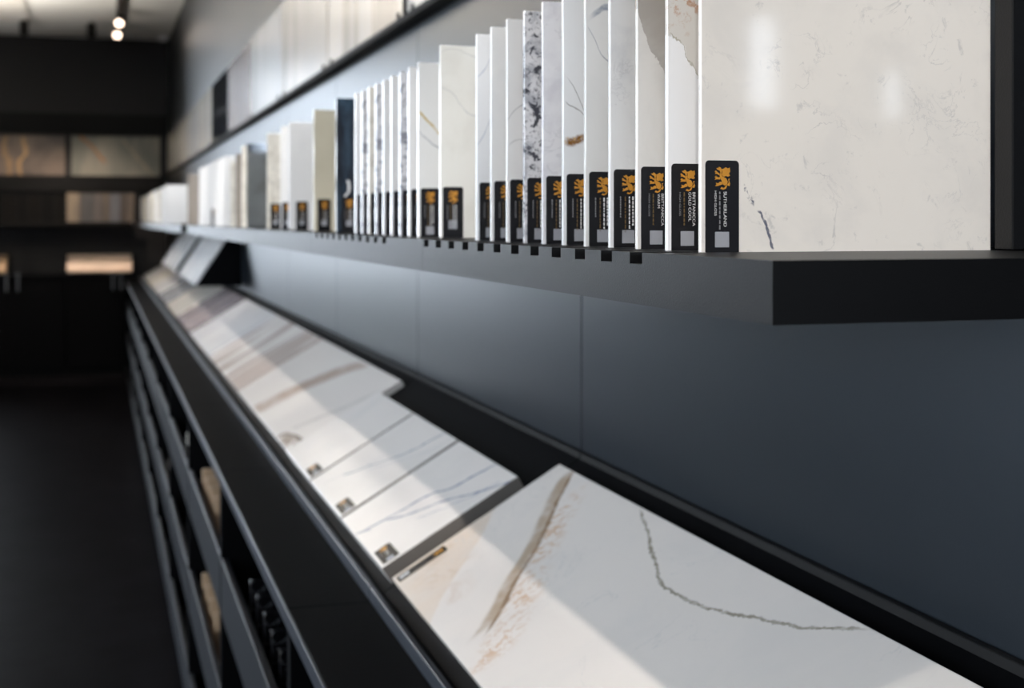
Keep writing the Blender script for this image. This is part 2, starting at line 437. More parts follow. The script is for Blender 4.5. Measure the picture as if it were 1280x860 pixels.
# ------------------------------------------------------------------ stones for the standing samples
W1 = S(232, 229, 224)
V = 'vein'
sm = {}
sm['suth'] = stone('stone_sutherland', S(226, 222, 216), [('cloud', S(214, 211, 207), 22, .42, .7, .6, 1), ('fleck', S(168, 168, 170), 90, .60, .72, .45, None, 0, 5, 'p'), ('crack', S(150, 150, 154), 20, .012, .42, 14, .50, 2), ('crack', S(165, 165, 168), 44, .014, .38, 18, .53, 8),
    (V, S(70, 78, 100), [(.006, .044), (.011, .040), (.016, .037), (.020, .034)], .0013, .9, .006, 200, 'p'), ('fleck', S(58, 68, 92), 300, .50, .60, .9, [(.026, .044), (.029, .038), (.033, .034)], .0035, 3, 'p'),
    (V, S(66, 74, 96), [(.007, .0445), (.014, .0425), (.021, .040), (.027, .037), (.030, .035)], .0012, .9, .004, 220, 'q')], rough=.06, spec=.25)
sm['gcool'] = stone('stone_gold_cool', S(231, 232, 234), [('region', S(205, 202, 197), [(0, .132), (.008, .130), (.014, .118), (.020, .108), (.025, .095), (.06, .05), (.19, .02)], .016, 130, True, 'p', .0010, 1),
    ('fleck', S(168, 116, 72), 130, .50, .62, .95, [(-.03, .175), (.05, .172), (.22, .17)], .05, 4, 'p'), (V, S(150, 145, 125), [(0, .132), (.008, .130), (.014, .118), (.020, .108), (.025, .095), (.06, .05)], .0012, .8, .016, 130, 'p')])
sm['warm'] = stone('stone_warm', S(221, 219, 215), [('region', S(168, 163, 156), [(0, .155), (.005, .140), (.010, .128), (.016, .120), (.021, .107), (.03, .09), (.19, .03)], .014, 130, True, 'p', .0012, 1),
    ('cloud', S(205, 203, 199), 20, .45, .7, .5, 3)])
sm['haze'] = stone('stone_pale_haze', S(224, 225, 226), [('cloud', S(206, 208, 212), 26, .42, .68, .8, 5), ('crack', S(180, 182, 186), 40, .018, .4, 20, .5, 6)])
sm['bluevein'] = stone('stone_blue_vein', S(222, 222, 220), [(V, S(120, 132, 150), [(.001, .160), (.010, .168), (.018, .171), (.028, .166), (.07, .15), (.19, .16)], .0032, .95, .003, 60, 'p'),
    (V, S(140, 145, 155), [(.001, .158), (.006, .150), (.012, .138), (.02, .131), (.04, .12)], .0009, .8, .003, 120, 'p'), ('cloud', S(212, 213, 214), 20, .45, .7, .5, 2)])
sm['goldblot'] = stone('stone_gold_blot', S(228, 230, 232), [(V, S(110, 108, 108), [(.002, .128), (.008, .120), (.014, .108), (.019, .098), (.04, .08), (.1, .09)], .0009, .8, .004, 110, 'p'),
    (V, S(120, 118, 116), [(.001, .110), (.006, .106), (.013, .103), (.02, .095), (.05, .08)], .0008, .7, .004, 110, 'p'),
    (V, S(126, 84, 28), [(0, .081), (.006, .0805), (.012, .0825), (.019, .084), (.03, .088), (.08, .10)], .0042, 1, .004, 130, 'p'), ('fleck', S(200, 160, 80), 400, .55, .62, .7, [(0, .081), (.012, .0825), (.02, .084)], .004, 2, 'p')])
sm['mist'] = stone('stone_mist', S(226, 226, 229), [('cloud', S(205, 204, 210), 32, .45, .7, .8, 9), ('crack', S(190, 190, 196), 30, .02, .4, 15, .45, 3)])
sm['granite'] = stone('stone_black_speckle', S(222, 222, 224), [('cloud', S(170, 172, 178), 55, .46, .62, .9, 4), ('fleck', S(52, 54, 62), 120, .53, .62, .95, None, 0, 6, 'p'), ('fleck', S(70, 72, 82), 260, .55, .63, .8, None, 0, 2, 'p')])
sm['faint'] = stone('stone_faint_vein', S(230, 230, 229), [(V, S(175, 175, 178), [(0, .105), (.008, .115), (.018, .122), (.03, .14)], .0008, .8, .004, 100, 'p'), (V, S(185, 185, 186), [(0, .075), (.01, .09), (.02, .088), (.04, .07)], .0009, .6, .005, 100, 'p')])
sm['pale'] = stone('stone_plain_pale', S(228, 228, 227), [('cloud', S(216, 217, 219), 15, .45, .7, .6, 1)])
sm['blue2'] = stone('stone_pale_blue_diag', S(228, 230, 233), [(V, S(165, 175, 195), [(0, .150), (.008, .158), (.014, .170), (.02, .18), (.04, .19)], .0011, .8, .003, 90, 'p'), (V, S(160, 170, 190), [(0, .090), (.006, .098), (.012, .112), (.016, .125), (.03, .14)], .0012, .8, .004, 90, 'p')])
sm['cream'] = stone('stone_cream_diag', S(226, 226, 221), [(V, S(178, 180, 184), [(0, .148), (.012, .142), (.02, .132), (.035, .12), (.06, .125)], .0011, .8, .004, 80, 'p'), (V, S(186, 186, 186), [(0, .176), (.01, .185), (.03, .18), (.05, .17)], .001, .7, .004, 80, 'p'), ('cloud', S(214, 213, 207), 18, .45, .7, .6, 3)])
sm['ochre'] = stone('stone_ochre_grey_vein', S(228, 229, 229), [(V, S(190, 165, 90), [(0, .138), (.008, .130), (.016, .122), (.024, .114), (.05, .10)], .0024, .95, .004, 90, 'p'), (V, S(150, 155, 165), [(0, .117), (.01, .108), (.02, .101), (.03, .098)], .0013, .8, .004, 90, 'p')])
sm['speck'] = stone('stone_grey_speckle', S(222, 223, 226), [('fleck', S(120, 122, 134), 120, .52, .60, .9, None, 0, 3, 'p'), ('cloud', S(190, 192, 200), 40, .48, .65, .7, 2)])
sm['black'] = stone('stone_black_white_vein', S(24, 30, 40), [('streak', S(60, 82, 100), 40, .45, .7, .7, 2, (0, .2, 0), (1, 1, .25)), (V, S(225, 228, 230), [(.025, .014), (.04, .017), (.05, .013), (.06, .018), (.075, .016)], .0028, 1, .006, 60, 'q')])
sm['beige'] = stone('stone_plain_beige', S(206, 200, 180), [('cloud', S(192, 186, 166), 12, .4, .7, .6, 2)])
sm['white'] = stone('stone_bright_white', S(234, 234, 234), [('cloud', S(224, 225, 227), 15, .45, .7, .5, 4)])
sm['marb'] = stone('stone_marbled_cream', S(226, 222, 212), [('cloud', S(190, 184, 172), 24, .48, .66, .8, 3), ('crack', S(160, 155, 148), 22, .03, .5, 12, .4, 4)])
sm['mirror'] = stone('stone_polished_grey', S(176, 180, 186), [('cloud', S(160, 164, 172), 14, .4, .7, .6, 2)], rough=.08, spec=1.0)
sm['mirror'].node_tree.nodes['Principled BSDF'].inputs['Metallic'].default_value = 1.0
sm['taupe'] = stone('stone_taupe', S(150, 142, 134), [('cloud', S(130, 122, 114), 14, .4, .7, .6, 2)])
sm['tan'] = stone('stone_tan', S(172, 146, 118), [('cloud', S(150, 124, 98), 14, .4, .7, .6, 2)], rough=.35)

# ------------------------------------------------------------------ standing samples on the shelf
H = .1885; T = .0037
SAMP = {}
def sample(y, key, label, slotted=True, lab=True, lines=None, h=H, w=H, group=None, x=XS, lw=.0205, lx=.0026, T=T):
    z = ST-SD+.0001 if slotted else ST+.0001
    hh = h
    kk = (round(w, 4), round(hh, 4), T)
    if (kk, key) not in SAMP:
        SAMP[(kk, key)] = box_me('quartz_sample', 0, w, 0, T, 0, hh, .0006, 2)
    o = link('quartz_sample', SAMP[(kk, key)], sm[key], None, (x, y, z))
    tag(o, label, 'stone sample', group)
    if lab:
        lh = .0572 if slotted else .050
        make_label(o, Matrix.Translation((lx, -.00005, .0002)) @ STAND, lw, lh, lines)
    return o
def dim(n=0):
    return [(n % 4, .0128, .0178, .020, .0011, m_print), ((n+1) % 4, .0104, .0178, .022, .0010, m_print), ((n+2) % 4, .0075, .0178, .024, .0010, m_goldim), ((n+3) % 4, .0042, .0178, .014, .0009, m_grey)]
sl = lambda i: SL1[i]-.008+.0011*i
sample(sl(0), 'suth', 'off-white quartz sample with faint grey speckle veins, SUTHERLAND label', lines=[('SUTHERLAND', .0110, .0174, .0195, .0019, m_print), (1, .0082, .0174, .022, .0009, m_grey), ('HIGH GLOSS', .0054, .0170, .0138, .0014, m_print)])
sample(sl(1), 'gcool', 'white quartz sample with rust-flecked grey top, BRITTANICCA GOLD COOL label', lines=[('BRITTANICCA', .0134, .0168, .0200, .0018, m_print), ('GOLD COOL', .0108, .0168, .0172, .0018, m_print), (2, .0076, .0168, .020, .0009, m_goldim), ('HIGH GLOSS', .0048, .0168, .0140, .0012, m_grey)])
sample(sl(2), 'warm', 'off-white quartz sample with solid taupe-grey upper corner, BRITTANICCA WARM label', lines=[('BRITTANICCA', .0134, .0168, .0200, .0018, m_print), ('WARM', .0108, .0168, .0090, .0018, m_print), (2, .0076, .0168, .020, .0009, m_goldim), ('HIGH GLOSS', .0048, .0168, .0140, .0012, m_grey)])
sample(sl(3), 'haze', 'pale hazy grey-white sample next to the taupe-cornered sample', lines=dim(0))
sample(sl(4), 'bluevein', 'white sample with thick slate-blue vein near its top', lines=dim(1))
sample(sl(5), 'goldblot', 'white sample with thin cracks and a gold-brown blot at mid height', lines=dim(2))
sample(sl(6), 'mist', 'misty pale lilac-grey sample between gold-blotted and black-speckled samples', lines=dim(3))
sample(sl(7), 'granite', 'white sample densely speckled with black and grey', lines=dim(0))
sample(sl(8), 'faint', 'white sample with faint grey hairline beside the black-speckled sample', lines=dim(1))
sample(sl(9), 'pale', 'plain pale sample between faint-hairline and pale-blue-veined samples', lines=dim(2))
sample(sl(10), 'blue2', 'white sample with pale blue diagonal veins', lines=dim(3))
sample(1.290, 'cream', 'cream-white sample with grey diagonal veins standing across the shelf joint gap', False, lines=dim(0))
s2 = lambda i: SL2[i]-.003
sample(s2(0), 'ochre', 'white sample with ochre and grey diagonal veins', lines=dim(1))
sample(s2(1), 'white', 'bright white sample directly behind the ochre-veined one', lines=dim(2))
sample(s2(2), 'speck', 'grey-speckled sample with a bright white sample before it', lines=dim(3))
sample(s2(3), 'pale', 'plain pale sample right behind a grey-speckled one', lines=dim(0))
sample(s2(4), 'haze', 'hazy grey-white sample in the fifth slot of the second shelf segment', lines=dim(1))
sample(s2(5), 'speck', 'grey-speckled sample in the sixth slot of the second shelf segment', lines=dim(2))
sample(s2(6), 'marb', 'marbled cream sample in the seventh slot of the second shelf segment', lines=dim(3))
sample(s2(7), 'speck', 'grey-speckled sample in the eighth slot, close to the black sample', lines=dim(0))
sample(s2(8), 'white', 'bright white sample standing just before the black white-veined sample', lines=dim(1))
sample(1.893, 'black', 'black polished sample with a short white vein', False, lines=dim(2), lx=.008)
sample(2.10, 'beige', 'plain beige sample behind the black one', False, lines=dim(3), lx=.006)
sample(2.38, 'white', 'plain white sample standing alone behind the beige one', False, lines=dim(0), lx=.012, T=.008)
sample(2.49, 'pale', 'pale sample between plain white and marbled cream ones', False, lines=dim(1), lx=.002)
sample(2.70, 'marb', 'marbled cream sample before the mirror-polished grey one', False, lines=dim(2), lx=.006)
sample(3.07, 'mirror', 'mirror-polished mid grey sample on the wall shelf', False, False, T=.012)
for i, (y, kk, lb) in enumerate(((3.19, 'marb', 'marbled cream sample behind the mirror-polished grey one'), (3.33, 'taupe', 'taupe sample edge behind the mirror-polished grey one'), (3.47, 'marb', 'cream sample just before the bright white cluster'))):
    sample(y, kk, lb, False, False, h=H-.012*i)
for i in range(6):
    sample(3.66+i*.145, 'white', 'bright white sample with small black label in the white cluster' if i == 3 else 'unlabelled bright white sample in the cluster at the end of the near shelf run', False, i == 3, group=None if i == 3 else 'bright white samples at the run end', lines=dim(i), h=H-.002)
sample(4.56, 'white', 'last bright white sample on the near shelf run', False, False, T=.012)
sample(5.12, 'taupe', 'taupe sample standing first on the far shelf run', False, False, T=.03)
for i in range(9):
    kk = ('white', 'white', 'marb', 'white', 'beige', 'white', 'marb', 'beige', 'white')[i]
    lb = {'white': 'white sample standing on the far shelf run', 'marb': 'marbled cream sample standing on the far shelf run', 'beige': 'beige sample standing on the far shelf run'}[kk]
    sample(6.85+i*.48, kk, lb, False, False, group='far run %s samples' % kk, T=.012)

# ------------------------------------------------------------------ upper slabs leaning flat on the wall
axy = 'YZ'
def diag(base, c1, sc, seed, rot=.7, th=(.48, .6), am=.8, extra=(), axes='YZ', r=.12):
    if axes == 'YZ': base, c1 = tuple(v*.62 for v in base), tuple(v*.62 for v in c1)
    return stone('stone_slab_%d' % seed, base, [('streak', c1, sc, th[0], th[1], am, seed, (rot, 0, 0) if axes == 'YZ' else (0, 0, rot) if axes == 'XY' else (0, rot, 0),
                  (1, 1, .18) if axes == 'YZ' else (1, .18, 1) if axes == 'XY' else (1, 1, .18))]+list(extra), axes, .25 if axes == 'YZ' else r, .2 if axes == 'YZ' else .5)
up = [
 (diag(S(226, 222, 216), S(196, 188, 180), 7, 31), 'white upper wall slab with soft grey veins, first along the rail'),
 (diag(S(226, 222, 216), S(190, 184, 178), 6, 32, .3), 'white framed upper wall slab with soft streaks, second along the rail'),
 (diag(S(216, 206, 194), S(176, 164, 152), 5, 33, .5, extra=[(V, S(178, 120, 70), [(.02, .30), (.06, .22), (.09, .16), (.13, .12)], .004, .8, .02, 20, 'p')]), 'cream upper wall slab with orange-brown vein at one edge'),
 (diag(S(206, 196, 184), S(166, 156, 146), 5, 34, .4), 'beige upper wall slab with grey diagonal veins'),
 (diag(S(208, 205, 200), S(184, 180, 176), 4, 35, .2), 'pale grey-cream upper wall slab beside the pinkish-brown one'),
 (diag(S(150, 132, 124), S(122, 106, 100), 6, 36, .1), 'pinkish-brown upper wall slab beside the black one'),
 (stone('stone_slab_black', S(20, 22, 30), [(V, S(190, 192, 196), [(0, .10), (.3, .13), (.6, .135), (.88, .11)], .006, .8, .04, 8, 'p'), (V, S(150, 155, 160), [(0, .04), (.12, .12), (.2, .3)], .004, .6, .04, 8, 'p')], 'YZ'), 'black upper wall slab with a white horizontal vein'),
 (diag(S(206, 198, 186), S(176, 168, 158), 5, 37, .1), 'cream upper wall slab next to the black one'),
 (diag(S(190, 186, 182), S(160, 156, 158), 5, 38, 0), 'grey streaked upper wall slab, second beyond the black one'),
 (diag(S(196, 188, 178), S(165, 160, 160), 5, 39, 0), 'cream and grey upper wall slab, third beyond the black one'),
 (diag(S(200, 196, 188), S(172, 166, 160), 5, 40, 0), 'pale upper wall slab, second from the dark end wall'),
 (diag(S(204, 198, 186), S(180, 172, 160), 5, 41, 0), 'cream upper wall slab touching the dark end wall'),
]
UY = [.688+.9*i for i in range(13)]
for i, (mt, lb) in enumerate(up):
    y0, y1 = UY[i]+.006, min(UY[i+1], YE-.06)-.006
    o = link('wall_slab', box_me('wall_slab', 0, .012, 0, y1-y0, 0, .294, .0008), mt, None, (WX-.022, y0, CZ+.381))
    tag(o, lb, 'stone slab')
    for yy in (.05, y1-y0-.06):
        link('clip', box_me('clip', -.004, .001, 0, .012, -.0, .014), m_matt, o, (0, yy, 0))
tag(box('display_rail', m_matt, WX-.03, WX-.0005, .70, YE-.01, CZ+.3685, CZ+.3808), 'thin black rail carrying the upper row of slabs on the long wall', 'rail')
tag(box('frame_upright', m_matt, WX-.028, WX-.0005, UY[2]-.005, UY[2]+.005, CZ+.3809, CZ+.675), 'slim black upright between framed white slab and the cream orange-veined slab', 'frame')

# ------------------------------------------------------------------ sloped display and storage cabinets, bay by bay
MS = .591; PH = math.atan(MS); cs, sn = math.cos(PH), math.sin(PH)
BAYS = [.672+.9*i for i in range(11)]         # near edges
YEND = 11.56
def rel(pts, x, z): return [(a-x, b-z) for a, b in pts]
bz = lambda X: -.628+MS*X
# one display board
db = empty('display_board', (.44, 0, CZ-.4465))
L9 = .898
link('sloped_panel', prism_me('sloped_panel', rel([(.322, -.446), (.322, bz(.322)), (.5665, bz(.5665)), (.5665, -.446)], .44, -.4465), 'y', .001, L9), m_black, db)
link('front_lip', box_me('front_lip', .305-.44, .312-.44, .001, L9, .0005, .0178, .0008), m_edge, db)
link('back_trim', box_me('back_trim', .5668-.44, .5742-.44, .001, L9, .0005, .161, .0006), m_matt, db)
# one cabinet
CX0 = .21
cb = empty('storage_cabinet', (.39, 0, 0))
def cbx(nm, mt, x0, x1, y0, y1, z0, z1, bev=.0008):
    return link(nm, box_me(nm, x0-.39, x1-.39, y0, y1, CZ+z0, CZ+z1, bev), mt, cb)
cbx('top_panel', m_black, CX0, .5745, .0005, .8995, -.467, -.447)
cbx('top_edge', m_edge, CX0-.0025, CX0-.0001, .0005, .8995, -.4665, -.4475, .0006)
cbx('side_panel', m_black, CX0+.001, .5745, .0005, .0115, -1.21, -.4675)
cbx('side_panel', m_black, CX0+.001, .5745, .8885, .8995, -1.21, -.4675)
cbx('back_panel', m_black, .562, .5745, .012, .888, -1.21, -.4675)
for zf in (-.700, -.940, -1.19):
    cbx('shelf', m_black, CX0+.016, .5615, .012, .888, zf, zf+.012)
    cbx('fascia', m_fascia, CX0+.001, CX0+.013, .012, .888, zf-.001, zf+.099, .0012)
cbx('plinth', m_matt, CX0+.03, .57, .0005, .8995, -1.27, -1.211)
BL = ['under the slab with the olive crackled vein', 'under the three small thick tiles', 'under the slab with the mauve-brown stripe', 'under the grey-brown striped slab',
      'under the pale cloudy slab', 'under the mauve-grey slab', 'under the cream slab before the wedge display', 'under the blue-grey slab', 'under the white slab of the far bays', 'under the far pale slab', 'under the last slab by the end wall']
for i, y in enumerate(BAYS):
    d = db if i == 0 else copy_tree(db); d.location.y = y; tag(d, 'black sloped display board with slate lip ' + BL[i], 'display board')
    c = cb if i == 0 else copy_tree(cb); c.location.y = y; tag(c, 'black open cubby cabinet with slate rails ' + BL[i], 'cabinet')

# ------------------------------------------------------------------ stone on the sloped boards
def slope_M(ynear_far, T):
    """a -> -Y, b -> up the slope, t -> normal; origin at far front bottom corner"""
    nx, nz = -sn, cs
    z_top = -.628+.0140*T/.01205+MS*.33
    ox, oz = .33-T*nx, CZ+z_top-T*nz+.0002
    return Matrix(((0, cs, -sn, ox), (-1, 0, 0, ynear_far), (0, sn, cs, oz), (0, 0, 0, 1)))
def slab(yfar, la, lb_, T, mt, label, group=None, b0=0.):
    o = link('stone_slab', box_me('stone_slab', 0, la, b0, lb_, 0, T, .0007, 2), mt, None, M=slope_M(yfar, T))
    return tag(o, label, 'stone slab', group)
olive = [(.256,.241),(.30,.226),(.347,.210),(.391,.195),(.451,.180),(.501,.182),(.537,.188),(.587,.201),(.633,.212),(.669,.227),(.70,.241)]
brown = [(.037,.241),(.098,.190),(.169,.139),(.217,.093),(.276,.044),(.292,.023)]
pale_ = [(-.003,.151),(.067,.100),(.139,.036),(.184,.005),(.2,-.01)]
rust = [(.10,.22),(.217,.123),(.304,.063),(.37,.005)]
m1 = stone('stone_olive_vein', S(212, 205, 198), [
    ('region', S(205, 188, 170), pale_, .02, 16, False, 'p', .004, .85), ('fleck', S(186, 160, 136), 22, .45, .65, .5, [(0, .07), (.12, .04), (.2, 0)], .06, 3, 'p'),
    ('fleck', S(188, 152, 118), 110, .46, .60, .75, rust, .042, 2, 'p'), ('cloud', S(203, 198, 193), 8, .45, .7, .5, 3),
    ('vein', S(166, 148, 128), brown, .017, .95, .012, 18, 'p'), ('vein', S(122, 96, 70), [(a+.009, b+.004) for a, b in brown], .0055, .8, .012, 24, 'p'),
    ('vein', S(132, 125, 110), olive, .0027, .92, .014, 60, 'p'), ('crack', S(190, 188, 185), 9, .008, .5, 5, .46, 4)], 'XY', .16)
o1 = slab(1.563, .88, .241, .01205, m1, 'large white slab with brown band and olive crackled vein on sloped board')
YA = Matrix(((1, 0, 0, .010), (0, 1, 0, .004), (0, 0, 1, .01209), (0, 0, 0, 1)))
L = link('label', prism_me('label', rounded(.019, .066, .002), 'z', 0, .0004), m_label, o1, M=YA)
link('emblem', EMB, None, L, M=Matrix.Translation((.0085, .056, .00052)) @ Matrix.Diagonal((.009, .014, 1, 1)))
link('lettering', with_mat(STRIPS[1], m_print), None, L, M=Matrix.Translation((.004, .003, .00052)) @ Matrix.Rotation(math.pi/2, 4, 'Z') @ Matrix.Translation((0, -.009, 0)) @ Matrix.Diagonal((.013, .009, 1, 1)))

def tilemat(nm, seed, ops): return stone(nm, S(216, 210, 204), [('cloud', S(206, 201, 196), 8, .45, .7, .5, seed)]+ops, 'XY', .16)
tA = tilemat('stone_tile_white', 1, [('crack', S(196, 198, 202), 12, .012, .5, 6, .46, 4)])
tB = tilemat('stone_tile_soft_blue', 2, [('vein', S(120, 128, 148), [(.03, .085), (.047, .099), (.093, .148), (.126, .185), (.169, .202), (.19, .21)], .0040, .9, .03, 24, 'q'), ('vein', S(165, 170, 180), [(.06, .13), (.11, .20), (.15, .24), (.19, .25)], .003, .6, .03, 24, 'q'),
    ('vein', S(160, 162, 170), [(0, .07), (.05, .082), (.066, .11), (.10, .12)], .0028, .6, .03, 20, 'q')])
tC = tilemat('stone_tile_strong_blue', 3, [('vein', S(84, 98, 134), [(-.005, .104), (.032, .117), (.093, .133), (.125, .165), (.154, .175), (.19, .19)], .0042, .9, .025, 26, 'q'), ('vein', S(88, 100, 136), [(.03, .117), (.064, .159), (.102, .193), (.131, .23), (.158, .264), (.19, .29)], .0044, .9, .025, 30, 'q'),
    ('vein', S(130, 140, 164), [(.06, .19), (.10, .22), (.14, .245), (.17, .255)], .003, .7, .03, 30, 'q'), ('vein', S(90, 102, 138), [(-.008, .098), (.012, .120)], .004, .9, .01, 60, 'q')])
NT = .0224
LBM = Matrix(((0, -1, 0, .26), (1, 0, 0, .004), (0, 0, 1, NT+.00005), (0, 0, 0, 1)))
for yf, la, mt, lb, n in ((2.440, .284, tA, 'small thick plain white tile with black label on sloped board', 0), (2.146, .276, tB, 'small thick white tile with soft grey-blue vein on sloped board', 1), (1.859, .277, tC, 'small thick white tile with strong blue veins beside the olive-veined slab', 2)):
    o = slab(yf, la, .186, NT, mt, lb, b0=-.009)
    o.data.materials.append(m_sawn_shade)
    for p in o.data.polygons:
        if p.normal.x > .9: p.material_index = 1  # near side gets the edge colour with shade painted in
    make_label(o, Matrix(((0, -1, 0, la-.008), (1, 0, 0, -.005), (0, 0, 1, NT+.00005), (0, 0, 0, 1))), .0225, .058, dim(n), True)
m3 = stone('stone_mauve_stripe', S(212, 205, 198), [('region', S(186, 170, 156), [(.0, .04), (.3, .10), (.6, .20), (.8, .26)], .01, 12, True, 'p', .006, 0),
    ('vein', S(168, 150, 136), [(-.002, .343), (.044, .369), (.094, .398), (.142, .439), (.192, .494), (.241, .590)], .080, .95, .02, 10, 'q'), ('vein', S(104, 92, 84), [(.72, -.005), (.742, .014), (.80, .026), (.85, .031), (.90, .034)], .006, .95, .01, 24, 'p'),
    ('fleck', S(150, 136, 124), 30, .40, .55, .9, [(.72, .0), (.80, .01), (.90, .012)], .026, 3, 'p'),
    ('vein', S(190, 184, 178), [(.03, .74), (.089, .794), (.143, .844), (.2, .88)], .02, .8, .04, 14, 'q')], 'XY', .16)
slab(3.366, .905, .241, .01205, m3, 'large white slab with a mauve-brown diagonal stripe on sloped board')
m4 = diag(S(226, 219, 213), S(172, 158, 150), 9, 51, .95, (.45, .62), .9, axes='XY', r=.16)
m5 = diag(S(230, 226, 223), S(204, 203, 205), 7, 52, .95, (.45, .65), .8, axes='XY', r=.16)
m6 = diag(S(176, 164, 164), S(150, 140, 146), 6, 53, .8, (.45, .65), .8, axes='XY', r=.16)
m7 = diag(S(222, 216, 206), S(190, 184, 180), 7, 54, .9, (.5, .65), .7, axes='XY', r=.16)
m8 = diag(S(170, 172, 176), S(140, 144, 154), 7, 55, .9, (.45, .65), .7, axes='XY', r=.16)
m9 = diag(S(214, 212, 212), S(176, 178, 186), 7, 56, .9, (.5, .65), .7, axes='XY', r=.16)
for i, (mt, lb) in enumerate(((m4, 'grey-brown diagonally striped slab on sloped board'), (m5, 'pale cloudy grey-white slab on sloped board'), (m6, 'mauve-grey slab on sloped board'), (m7, 'cream slab with grey streaks below the wedge display'),
                              (m8, 'blue-grey slab on sloped board below the far wedge display'), (m9, 'white slab with grey streaks on sloped board, past the blue-grey one'), (m7, 'cream slab on sloped board, second from the end wall'), (m9, 'white streaked slab on sloped board closest to the end wall'))):
    slab(4.270+.9*i, .893, .241, .01205, mt, lb)

# wedge displays hung on the wall under the shelf
wh = diag(S(240, 240, 240), S(218, 220, 224), 7, 61, .2, (.5, .65), .6, axes='XY', r=.2)
sA = math.atan2(.217, .143)
for y0, y1, n, lb in ((5.70, 6.84, 3, 'black wedge display hung under the shelf, holding three white tiles'), (7.25, 8.6, 4, 'black wedge display hung under the far shelf run, holding four white tiles')):
    o = tag(link('wedge_display', prism_me('wedge_display', [(0, 0), (.186, 0), (.186, .215), (.143, .217)], 'y', 0, y1-y0), m_black, None, (.388, y0, CZ-.272)), lb, 'display')
    for i in range(n):
        s_ = (y1-y0)/n; yf = y0+s_*(i+1)-.008
        c_, n_ = math.cos(sA), math.sin(sA)
        M = Matrix(((0, c_, -n_, .388-.0002), (-1, 0, 0, yf), (0, n_, c_, CZ-.272+.0003), (0, 0, 0, 1)))
        t = link('stone_tile', box_me('stone_tile', 0, s_-.03, .004, .250, .0005, .012, .0007), wh, None, M=M)
        tag(t, 'white streaked tile on the %s wedge display' % ('near' if n == 3 else 'far'), 'tile', 'wedge display tiles %d' % n)

# ------------------------------------------------------------------ samples stored in the cubbies
def cubby(y, zf, key, label, group, x=.232, w=.19, h=.115, lab=True, T=.0066):
    o = link('stored_sample', box_me('stored_sample', 0, w, 0, T, 0, h, .0006), sm[key], None, (x, y, CZ+zf+.0125))
    tag(o, label, 'stone sample', group)
    if lab: make_label(o, Matrix.Translation((.012, -.00005, .045)) @ Matrix.Rotation(math.pi/2, 4, 'X'), .0186, .050, None, True)
    return o
sm['onyx'] = stone('stone_onyx', (.004, .004, .005), [('crack', S(120, 122, 126), 14, .012, .6, 8, .5, 3)], rough=.12)
for y, zf, where in ((2.86, -.700, 'top cubby under the mauve-striped slab'), (2.86, -.940, 'middle cubby under the mauve-striped slab'), (1.98, -.940, 'middle cubby under the small tiles')):
    for j in range(4):
        cubby(y+j*.11, zf, 'tan', ('tan sample with black label in the ' if j == 0 else 'plain-faced tan sample behind the labelled one, ')+where, None if j == 0 else 'tan samples, '+where, lab=j == 0, T=.012)
for j in range(6):
    cubby(1.72+j*.09, -.700, 'onyx', 'black polished sample stored upright in the cubby under the small tiles', 'black samples in the cubby', h=.118, T=.01)
for j, (b, zf) in enumerate(((3.55, -.70), (3.75, -.70), (3.6, -.94), (4.6, -.70), (4.75, -.94), (5.6, -.70), (.95, -.70), (1.1, -.70))):
    cubby(b, zf, ('taupe', 'marb')[j % 2], ('taupe sample stored upright in a cubby', 'cream sample stored upright in a cubby')[j % 2], ('taupe cubby samples', 'cream cubby samples')[j % 2], T=.012)

# ------------------------------------------------------------------ end wall fittings
UW = [(-1.06, -.242), (-.238, .20)]
tag(box('wall_rail', m_matt, -1.55, .574, YE-.05, YE-.001, CZ+.72, CZ+.89), 'black band above the stone slabs on the end wall', 'rail')
tag(box('wall_rail', m_matt, -1.55, .545, YE-.05, YE-.001, CZ+.24, CZ+.372), 'black band below the stone slabs on the end wall', 'rail')
e1 = stone('stone_grey_brown', S(112, 100, 90), [('cloud', S(84, 78, 74), 4, .4, .65, .9, 2), ('vein', S(170, 136, 92), [(-.02, .40), (.1, .37), (.2, .42), (.33, .40)], .022, .9, .08, 7, 'q'), ('vein', S(150, 120, 84), [(-.02, .27), (.1, .30), (.2, .26), (.33, .29)], .03, .8, .06, 7, 'q')], 'XZ', .45, .2)
e2 = stone('stone_green_grey_gold', S(136, 132, 120), [('streak', S(112, 112, 104), 4, .42, .6, .9, 3, (0, .8, 0), (1, 1, .3)), ('vein', S(150, 92, 28), [(.06, .335), (.13, .28), (.19, .22), (.24, .15), (.28, .12)], .022, .95, .03, 14, 'p'), ('vein', S(176, 160, 132), [(.4, .33), (.5, .2), (.6, .08), (.68, .0)], .014, .7, .05, 8, 'p')], 'XZ', .45, .2)
tag(link('wall_slab', box_me('wall_slab', 0, .735, 0, .012, 0, .333, .0008), e1, None, (-.99, YE-.03, CZ+.3725)), 'grey-brown slab with golden bands on the end wall', 'stone slab')
tag(link('wall_slab', box_me('wall_slab', 0, .72, 0, .012, 0, .333, .0008), e2, None, (-.205, YE-.03, CZ+.3725)), 'green-grey slab with a gold diagonal streak on the end wall', 'stone slab')
for i, (x0, x1) in enumerate(((-1.50, -.242), (-.238, .2835))):
    tag(box('end_shelf', m_matt, x0, x1, YE-.29, YE-.001, SB, ST), ('black wall shelf on the end wall under the dark samples', 'black wall shelf on the end wall under the brown samples')[i], 'shelf')
xs = -.235
BR = [S(126, 110, 88), S(72, 66, 60), S(90, 80, 70), S(94, 80, 62), S(92, 89, 89), S(80, 66, 53), S(102, 88, 72)]
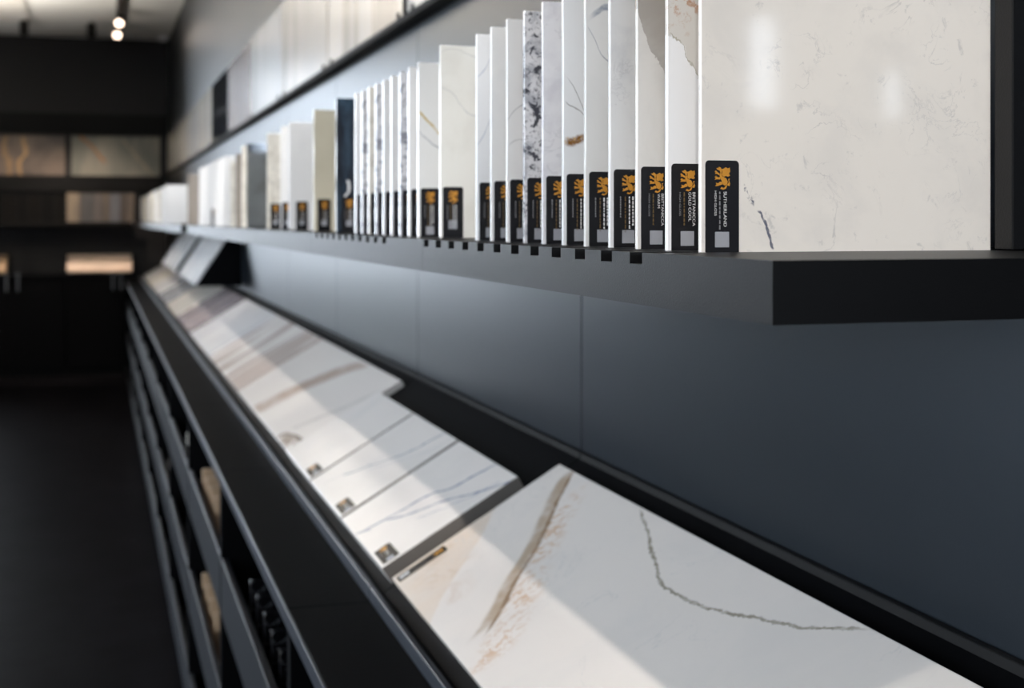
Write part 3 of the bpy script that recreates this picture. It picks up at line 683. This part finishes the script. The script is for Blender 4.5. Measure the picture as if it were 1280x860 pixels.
for i, (w, lb) in enumerate(((.105, 'light tan'), (.11, 'dark taupe'), (.07, 'warm taupe'), (.055, 'ochre brown'), (.085, 'blue-grey'), (.05, 'dark brown'), (.06, 'sandy brown'))):
    mt = stone('stone_end_%d' % i, BR[i], [('streak', tuple(c*.7 for c in BR[i]), 18, .45, .65, .8, i, (0, 0, 0), (1, 1, .2))], 'XZ', .3)
    o = link('stone_sample', box_me('stone_sample', 0, w-.004, 0, .012, 0, .24, .0008), mt, None, (xs, YE-.25+.02*(i % 2), ST+.0001)); xs += w
    tag(o, lb + ' tall sample standing on the end wall shelf', 'stone sample')
xs = -1.2
for i in range(10):
    w = .085+.012*(i % 3)
    mt = sm.setdefault('dk%d' % (i % 2), stone('stone_near_black_%d' % (i % 2), ((.003, .003, .003), (.005, .0045, .004))[i % 2], [], 'XZ', .6, .1))
    o = link('stone_sample', box_me('stone_sample', 0, w-.004, 0, .012, 0, .23, .0008), mt, None, (xs, YE-.24+.012*(i % 2), ST+.0001)); xs += w
    tag(o, 'near-black tall sample standing on the end wall shelf', 'stone sample', 'near-black samples on the end shelf')
# cabinets with doors and bar handles, worktop, sloped tile display
YC = 11.64
for i, (x0, x1) in enumerate(((-1.88, -1.062), (-1.06, -.242), (-.24, .2065))):
    c = tag(empty('base_cabinet', ((x0+x1)/2, YC+.18, 0)), ('black base cabinet with double doors, farthest from the long wall', 'black base cabinet with double doors under the dark end shelf', 'black base cabinet tucked into the corner under the tan tile')[i], 'cabinet')
    B = lambda nm, mt, *a: box(nm, mt, *a, c, .001)
    B('body', m_matt, x0, x1, YC+.02, YE-.002, .07, CZ-.469)
    B('plinth', m_matt, x0, x1, YC+.05, YE-.01, 0, .0695)
    ctr = (x0+x1)/2 if i < 2 else .17
    for d0, d1, hx in ((x0+.002, ctr-.0015, ctr-.044), (ctr+.0015, x1-.002, ctr+.044 if i < 2 else ctr+.02)):
        d = B('door', m_black, d0, d1, YC, YC+.0195, .075, CZ-.4695)
        h = box_me('handle', -.007, .007, -.028, -.018, 0, .15, .002)
        hd = link('handle', h, m_steel, d, (hx-(d0+d1)/2, -.00975, .62))
tag(box('worktop', m_black, -1.9, .2065, YC-.01, YE-.002, CZ-.4685, CZ-.447, None, .001), 'black worktop running along the end wall cabinets', 'worktop')
def end_slope(x0, x1, label, tile, tlabel):
    o = tag(link('display_board', prism_me('display_board', [(YE-.25, 0), (YE-.25, .0085), (YE-.0085, .148), (YE-.0085, 0)], 'x', 0, x1-x0), m_black, None, (x0, 0, CZ-.4467)), label, 'display board')
    a = math.atan2(.1395, .2415); M = Matrix.Translation((x0+.004, YE-.252, CZ-.4467+.0087)) @ Matrix.Rotation(a, 4, 'X')
    tag(link('stone_slab', box_me('stone_slab', 0, x1-x0-.008, .002, .26, 0, .02, .0008), tile, None, M=M), tlabel, 'stone slab')
end_slope(-.24, .285, 'black sloped board on the end wall worktop by the corner', stone('stone_tan_slab', S(228, 204, 184), [('cloud', S(212, 190, 172), 5, .4, .65, .7, 2)], 'XY', .3), 'tan stone slab on the sloped board in the corner')
end_slope(-1.03, -.70, 'short black sloped board on the end wall worktop', sm['tan'], 'small tan stone slab on the short sloped board')
